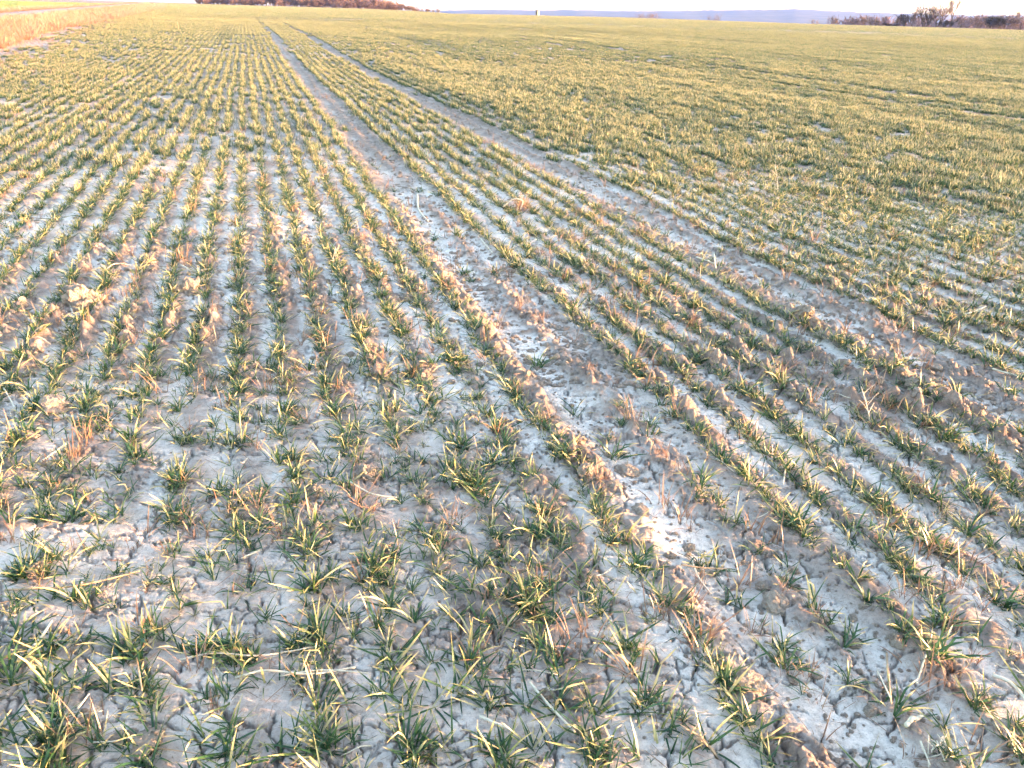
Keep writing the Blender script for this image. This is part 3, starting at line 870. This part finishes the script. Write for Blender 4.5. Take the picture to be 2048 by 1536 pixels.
def weed(px, py, h, n, label, m, lean=(0, 0), name='dead_weed', fan=.7, rad=.0025):
    p = at(px, py); e = empty(name, p)
    def bit(nm, P, r0, r1):
        v, f = tube(smooth_path(P, 8), r0, r1, 5); return obj(nm, mesh_from(nm, v, f, m, smooth=True), e)
    top = Vector((lean[0], lean[1], h))
    main = [Vector((0, 0, -.01)), top * .5 + Vector((rd.gauss(0, .01), rd.gauss(0, .01), 0)), top]
    bit('stem', main, rad, rad * .5)
    for i in range(n):
        t = rd.uniform(.25, .95); b = top * t; L = h * rd.uniform(.25, .55)
        d = Vector((rd.gauss(0, fan), rd.gauss(0, fan), rd.uniform(.2, 1))).normalized() * L
        bit('side_twig', [b, b + d * .5 + Vector((0, 0, L * .08)), b + d], rad * .6, rad * .25)
    return tag(e, label, 'dead weed', 'dead weed stalks')
weed(750, 494, .17, 6, 'reddish branching dead weed standing left of the nearer wheel track', M_STRAWO, (-.04, .0))
weed(668, 535, .12, 8, 'pale feathery dead weed among rows left of the nearer wheel track', M_STRAW, (.02, .0))
weed(795, 478, .10, 5, 'small pinkish dead weed beside the nearer wheel track', M_STRAWO, (.01, 0))
weed(1555, 385, .26, 9, 'feathery pale dead stalk rising from the sward at right', M_STRAW, (-.07, 0))
weed(222, 868, .07, 9, 'low reddish dead weed in the crossing rows at left', M_STRAWO)
weed(485, 858, .03, 10, 'dark red-brown root scrap among wheat left of the middle', M_TWIG, (.02, 0), fan=1.2)
weed(1745, 832, .15, 7, 'bleached dead tuft leaning left in the right-hand rows', M_STRAW, (-.06, .03))
weed(1440, 1512, .05, 9, 'orange root scrap with rootlets at the bottom edge right of middle', M_STRAWO, (-.08, .03), fan=1.1, rad=.004)
weed(1850, 1512, .05, 12, 'tangle of bleached rootlets at the bottom right', M_STRAW, (.03, 0), fan=1.3)
weed(1475, 1140, .04, 8, 'reddish rootlet tangle at the end of the orange straw', M_STRAWO, (.02, 0), fan=1.2, rad=.0015)
weed(707, 330, .22, 3, 'thin bent stalk standing at the nearer wheel track far up', M_TWIG, (0, 0))
# dead grass tussock
p = at(1040, 420); e = empty('dead_tussock', p)
o = obj('straw_blades', tussock('straw_blades', 160, .07, .19, .005, .07, M_STRAWGRASS, 1.2), e)
v, f = tube(smooth_path([Vector((-.14, -.04, .03)), Vector((-.06, -.06, .10)), Vector((.02, -.07, .09)), Vector((.0, -.08, .02))], 12), .006, .004, 6)
obj('looped_stalk', mesh_from('looped_stalk', v, f, M_STRAW, smooth=True), e)
tag(e, 'tan dead grass tussock with a looped stalk between the wheel tracks', 'dead grass')
# two pale marker stakes by the road
def stake(px, pyb, hpx, label, r):
    p = at(px, pyb); D = (p - Vector((0, 0, CZ))).length; h = hpx / F * D
    e = empty('marker_stake', p)
    v, f = tube([Vector((0, 0, -.1)), Vector((.01, 0, h * .6)), Vector((.0, 0, h))], r, r * .85, 8)
    obj('shaft', mesh_from('shaft', v, f, M_STRAWO, smooth=True), e)
    v, f = tube([Vector((0, 0, h)), Vector((0, 0, h + r * .8))], r * .86, r * .4, 8)
    obj('tip', mesh_from('tip', v, f, M_STRAW, smooth=True), e)
    tag(e, label, 'stake')
stake(357, 60, 12, 'pale marker stake standing in the field edge near the verge', .022)
stake(100, 17, 14, 'leaning pale stake beyond the lane at the upper left', .035)

# ------------------------------------------------------------------ bare trees
def bare_tree(rd, h, spread, stems=1, twigs=420, twig_w=.045, low=.25, dense=1.0, tr=.016, levs=3, sides=4):
    """returns (trunk verts, faces), (twig verts, faces)"""
    tv, tf, wv, wf = [], [], [], []
    def addt(P, r0, r1, s=5):
        v, f = tube(P, r0, r1, s, False); b = len(tv); tv.extend(v); tf.extend([tuple(i + b for i in q) for q in f])
    tips = []
    def grow(p, d, L, r, lev):
        P = [p.copy()]
        for i in range(4):
            d = (d + Vector((rd.gauss(0, .12), rd.gauss(0, .12), .10))).normalized(); p = p + d * (L / 4); P.append(p.copy())
        addt(P, r, r * .55, sides)
        for i in (1, 2, 3, 4): tips.append((P[i], d, lev))
        if lev < levs:
            for k in range(rd.choice((2, 3, 3)) if lev else rd.choice((4, 5, 6))):
                q = P[rd.choice((2, 3, 4))] if lev else P[rd.choice((1, 2, 3, 4))]
                a = rd.uniform(0, 6.28); sp = spread * rd.uniform(.6, 1.2)
                nd = (d + Vector((math.cos(a) * sp, math.sin(a) * sp, .15))).normalized()
                grow(q, nd, L * rd.uniform(.5, .75), r * .5, lev + 1)
    for s_ in range(stems):
        a = rd.uniform(0, 6.28); off = 0 if stems == 1 else rd.uniform(.2, .5) * h * .08
        d = Vector((math.cos(a), math.sin(a), 0)) * (0 if stems == 1 else .32) + Vector((0, 0, 1))
        grow(Vector((math.cos(a) * off, math.sin(a) * off, -.3)), d.normalized(), h * (.42 if stems == 1 else .36), h * tr / math.sqrt(stems), 0)
    mz = max(p.z for p, _, _ in tips); k_ = h / (mz * 1.08)
    tips = [t for t in tips if t[0].z > low * mz] or tips
    for i in range(int(twigs * dense)):
        p, d, lev = rd.choice(tips)
        L = h * rd.uniform(.05, .16); a = rd.uniform(0, 6.28)
        e = (d + Vector((math.cos(a), math.sin(a), .35)) * rd.uniform(.3, .9)).normalized()
        q = p + e * L
        sd = e.cross(Vector((rd.gauss(0, 1), rd.gauss(0, 1), rd.gauss(0, 1)))).normalized() * twig_w
        b = len(wv); wv.extend([tuple(p - sd), tuple(p + sd), tuple(q + sd * .3), tuple(q - sd * .3)]); wf.append((b, b + 1, b + 2, b + 3))
        for j in range(2):
            t = rd.uniform(.3, .9); p2 = p + e * (L * t); e2 = (e + Vector((rd.gauss(0, .6), rd.gauss(0, .6), .2))).normalized(); q2 = p2 + e2 * L * .6
            s2 = sd * .7; b = len(wv); wv.extend([tuple(p2 - s2), tuple(p2 + s2), tuple(q2 + s2 * .3), tuple(q2 - s2 * .3)]); wf.append((b, b + 1, b + 2, b + 3))
    sc_ = lambda V: [(x_ * k_, y_ * k_, z_ * k_) for x_, y_, z_ in V]
    return (sc_(tv), tf), (sc_(wv), wf)

def place_tree(px, ytop, wpx, R, label, kind, ybase=None, dense=1.0, cat='tree', group='bare trees and bushes on the skyline'):
    az = az_of(px, 30); X, Y = R * math.sin(az), R * math.cos(az)
    zb = float(macro(np.array([X]), np.array([Y]))[0])
    h = top_z(px, ytop, R) - zb
    wid = wpx / F * R
    stems = {'tree': 1, 'vtree': 2, 'bush': 5, 'dark': 6}[kind]
    (tv, tf), (wv, wf) = bare_tree(rd, h, {'tree': .55, 'vtree': .5, 'bush': .7, 'dark': .5}[kind], stems, {'tree': 300, 'vtree': 300, 'bush': 380, 'dark': 520}[kind] * dense, {'tree': .03, 'vtree': .03, 'bush': .03, 'dark': .032}[kind],
                                   {'tree': .35, 'vtree': .25, 'bush': .05, 'dark': .0}[kind], 1.0, {'tree': .020, 'vtree': .022, 'bush': .02, 'dark': .02}[kind])
    wv_ = np.array(wv); ex = np.percentile(np.abs(wv_[:, 0]), 96) * 2
    k = wid / max(ex, .1)
    e = empty('bare_tree' if kind in ('tree', 'vtree') else 'bare_bush', (X, Y, zb))
    e.rotation_euler = (0, 0, -az)
    sxy = np.array([k, k, 1.0])
    obj('trunk', mesh_from('trunk', np.array(tv) * sxy, tf, M_BARK), e)
    obj('crown', mesh_from('crown', wv_ * sxy, wf, M_TWIGS_D if kind == 'dark' else M_TWIGS), e)
    return tag(e, label, cat if kind in ('tree', 'vtree') else 'bush', group)
TR = [(1706, 32, 22, 372, 'light bare bush at the left end of the skyline hedge', 'bush', .5),
      (1728, 28, 26, 375, 'loose bare bush second from the left end of the skyline hedge', 'bush', .6),
      (1749, 26, 22, 370, 'thin bare bush third from the left end of the skyline hedge', 'bush', .5),
      (1764, 32, 18, 374, 'small thin bare bush before the gap in the skyline hedge', 'bush', .4),
      (1787, 45, 24, 372, 'lowest dark scrub in the gap of the skyline hedge', 'dark', .4),
      (1802, 29, 14, 374, 'slim dark bush just left of the dark thicket', 'bush', .8),
      (1816, 24, 26, 372, 'dark thicket left of the pointed orange-tipped bush', 'dark', .8),
      (1827, 13, 12, 376, 'thin spike of a tree rising behind the dark thicket', 'tree', .8),
      (1852, 7, 36, 374, 'tall pointed dark bush with orange-lit upper twigs', 'dark', 1.2),
      (1881, 9, 30, 372, 'tall fork-stemmed bare tree right of the pointed dark bush', 'vtree', 1),
      (1896, 40, 26, 370, 'low dark scrub between the two tall bare trees', 'dark', .5),
      (1908, -2, 22, 374, 'tallest bare tree on the skyline, slender with sparse twigs', 'tree', 1),
      (1932, 30, 34, 378, 'faint bare bush right of the tallest skyline tree', 'bush', .5),
      (1966, 32, 40, 380, 'wide faint bush midway between tallest tree and last dark bush', 'bush', .5),
      (1992, 34, 28, 374, 'smaller dark bush touching the last broad dark bush', 'dark', .6),
      (2014, 29, 50, 372, 'last broad dark bush near the right frame edge', 'dark', 1.1),
      (2035, 19, 16, 374, 'pointed tip rising from the last broad dark bush', 'bush', 1.2),
      (2050, 33, 36, 378, 'bare bush cut off by the right frame edge', 'bush', .6),
      (1665, 31, 20, 420, 'lone bush standing left of the skyline hedge', 'bush', .5),
      (1632, 37, 14, 520, 'tiny faint bush farthest left of the skyline hedge', 'bush', .4),
      (1279, 23, 28, 900, 'left one of two faint pinkish bushes on the middle skyline', 'bush', .6),
      (1305, 23, 28, 900, 'right one of two faint pinkish bushes on the middle skyline', 'bush', .6),
      (1433, 22, 30, 1100, 'single faint pinkish bush right of the paired ones', 'bush', .5)]
for px, yt, wp, R, lb, kd, dn in TR: place_tree(px, yt, wp, R, lb, kd, dense=dn)

# woods at the far end of the rows and a hazy belt behind the hedge: far-off masses
def wood(name, spots, mats, label, cat, tw=.07, n=260):
    protos = [bare_tree(rd, 10, .6, s_, n, tw, .05, 1.0, .016, 2, 3) for s_ in (1, 2, 3, 4, 4, 3)]
    V, Fc, off = [], [], 0; V2, F2, off2 = [], [], 0
    for px, ytop, R, wid in spots:
        az = az_of(px, 10); X, Y = R * math.sin(az), R * math.cos(az); zb = float(macro(np.array([X]), np.array([Y]))[0])
        h = top_z(px, ytop, R) - zb; k = h / 10
        (tv, tf), (wv, wf) = rd.choice(protos); a = rd.uniform(0, 6.28)
        rot = np.array([[math.cos(a), -math.sin(a), 0], [math.sin(a), math.cos(a), 0], [0, 0, 1]])
        for src, fc, VV, FF, two in ((tv, tf, V, Fc, 0), (wv, wf, V2, F2, 1)):
            q = np.array(src) @ rot.T * np.array([k * wid, k * wid, k]) + np.array([X, Y, zb])
            o_ = off2 if two else off
            VV.append(q); FF.extend([tuple(i + o_ for i in g_) for g_ in fc])
            if two: off2 += len(q)
            else: off += len(q)
    e = empty(name)
    obj('trunks', mesh_from('trunks', np.concatenate(V), Fc, mats[0]), e)
    obj('branches', mesh_from('branches', np.concatenate(V2), F2, mats[1]), e)
    for c in e.children: c['kind'] = 'stuff'
    return tag(e, label, cat, kind='stuff')
sp = []
for k in range(150):
    px = rd.uniform(395, 790); R = rd.uniform(560, 760)
    top = np.interp(px, [400, 700, 760, 800], [-26, -14, -4, 6]) + rd.uniform(-3, 8)
    sp.append((px, top, R, 1.5))
for k in range(110):
    px = rd.uniform(395, 790); sp.append((px, np.interp(px, [400, 700, 760, 800], [-6, 3, 8, 12]) + rd.uniform(-3, 4), rd.uniform(540, 600), 2.2))
for k in range(40):
    px = rd.uniform(770, 885); R = rd.uniform(430, 470) if px < 840 else 330
    top = np.interp(px, [770, 800, 840, 868, 876, 885], [2, 9, 15, 20, 16, 20]) + rd.uniform(-1, 2)
    sp.append((px, top, R, 1.4))
wood('bare_wood', sp, (M_BARK, M_TWIGS), 'bare purple brown wood closing the field at the far end of the rows', 'wood', .13, 190)
sp = []
for k in range(70):
    px = rd.uniform(1690, 2150); sp.append((px, 37 + rd.uniform(-5, 6), rd.uniform(1000, 1300), 1.3))
wood('far_tree_belt', sp, (M_BARK, M_TWIGS), 'hazy belt of bare trees behind the skyline hedge', 'tree belt', .12, 150)

# ------------------------------------------------------------------ hide on the skyline
R = 300; az = az_of(1075, 25); X, Y = R * math.sin(az), R * math.cos(az); zb = float(macro(np.array([X]), np.array([Y]))[0])
e = empty('hunting_hide', (X, Y, zb), -az - .6)
M_PALE = plain('weathered_white_boards', (.17, .16, .15), (.25, .24, .22), 8, .8)
M_DARKB = plain('dark_boards', (.06, .05, .045), (.11, .09, .08), 8, .8)
def box(nm, x0, x1, y0, y1, z0, z1, m, par):
    v = [(a, b, c) for a in (x0, x1) for b in (y0, y1) for c in (z0, z1)]
    f = [(0, 1, 3, 2), (4, 6, 7, 5), (0, 4, 5, 1), (2, 3, 7, 6), (0, 2, 6, 4), (1, 5, 7, 3)]
    return obj(nm, mesh_from(nm, v, f, m), par)
box('cabin', -.42, .42, -.5, .5, .25, 1.72, M_PALE, e)
box('door', -.30, .20, -.525, -.503, .30, 1.5, M_DARKB, e)
box('roof', -.62, .52, -.65, .6, 1.723, 1.84, M_DARKB, e)
for a, b in ((-.38, -.44), (.32, -.44), (-.38, .38), (.32, .38)): box('leg', a, a + .07, b, b + .07, -.2, .247, M_DARKB, e)
tag(e, 'tiny pale upright hide with dark flat roof on the skyline', 'hide')

# ------------------------------------------------------------------ hills
prof = [(-700, 10), (-200, 12), (300, 14), (700, 20), (870, 22), (900, 21), (960, 20), (990, 19), (1040, 20.5), (1075, 22), (1100, 21), (1150, 20), (1200, 21.5), (1250, 22.5), (1300, 23), (1350, 21.5), (1400, 21),
        (1450, 20.5), (1500, 20), (1550, 19), (1590, 18), (1630, 19.5), (1680, 22), (1720, 24), (1760, 25), (1800, 26.5), (1850, 28), (1900, 30), (1950, 31), (2000, 30), (2048, 31), (2300, 36), (2900, 44)]
def hills():
    px = np.arange(-700, 2900, 2.5); yt = np.interp(px, *zip(*prof))
    R0 = 4300.0
    az = np.array([az_of(a, 25) for a in px])
    tz = np.array([top_z(a, b, R0) for a, b in zip(px, yt)])
    tb = tz.copy()
    tz = tz + 2.0 * vn(px / 14, px * 0, 91) + 1.3 * vn(px / 5, px * 0, 92)
    cs = [(-1400, 0.0), (-1000, .18), (-650, .48), (-300, .82), (-100, .97), (0, 1.0), (150, .97), (600, .6), (1300, .0)]
    V = []
    for dr, k in cs:
        R = R0 + dr
        zz_ = -27 + ((tz if k > .99 else tb) + 27) * k + (3 * vn(px / 40, px * 0 + dr / 300, 93) if 0 < k < 1 else 0)
        V.append(np.stack([R * np.sin(az), R * np.cos(az), zz_], 1))
    V = np.concatenate(V); n = len(px)
    f = np.array([(i * n + j, i * n + j + 1, (i + 1) * n + j + 1, (i + 1) * n + j) for i in range(len(cs) - 1) for j in range(n - 1)])
    tag(obj('hills', mesh_from('hills', V, f, M_HILL, smooth=True)), 'low wooded hills fading lilac along the horizon', 'hills', kind='structure')
hills()

# ------------------------------------------------------------------ haze
m_, n_, l_, p_, out_ = mat('haze_air')
n_.remove(p_)
pv = n_.new('ShaderNodeVolumePrincipled')
pv.inputs['Color'].default_value = (.28, .40, 1.0, 1)
pv.inputs['Density'].default_value = HAZE = .00007
pv.inputs['Anisotropy'].default_value = .2
l_.new(pv.outputs[0], out_.inputs['Volume'])
o = box('haze', -7400, 7400, -7400, 7400, -29, 115, m_, None)
tag(o, 'pale lilac evening haze in the distance', 'haze', kind='stuff')
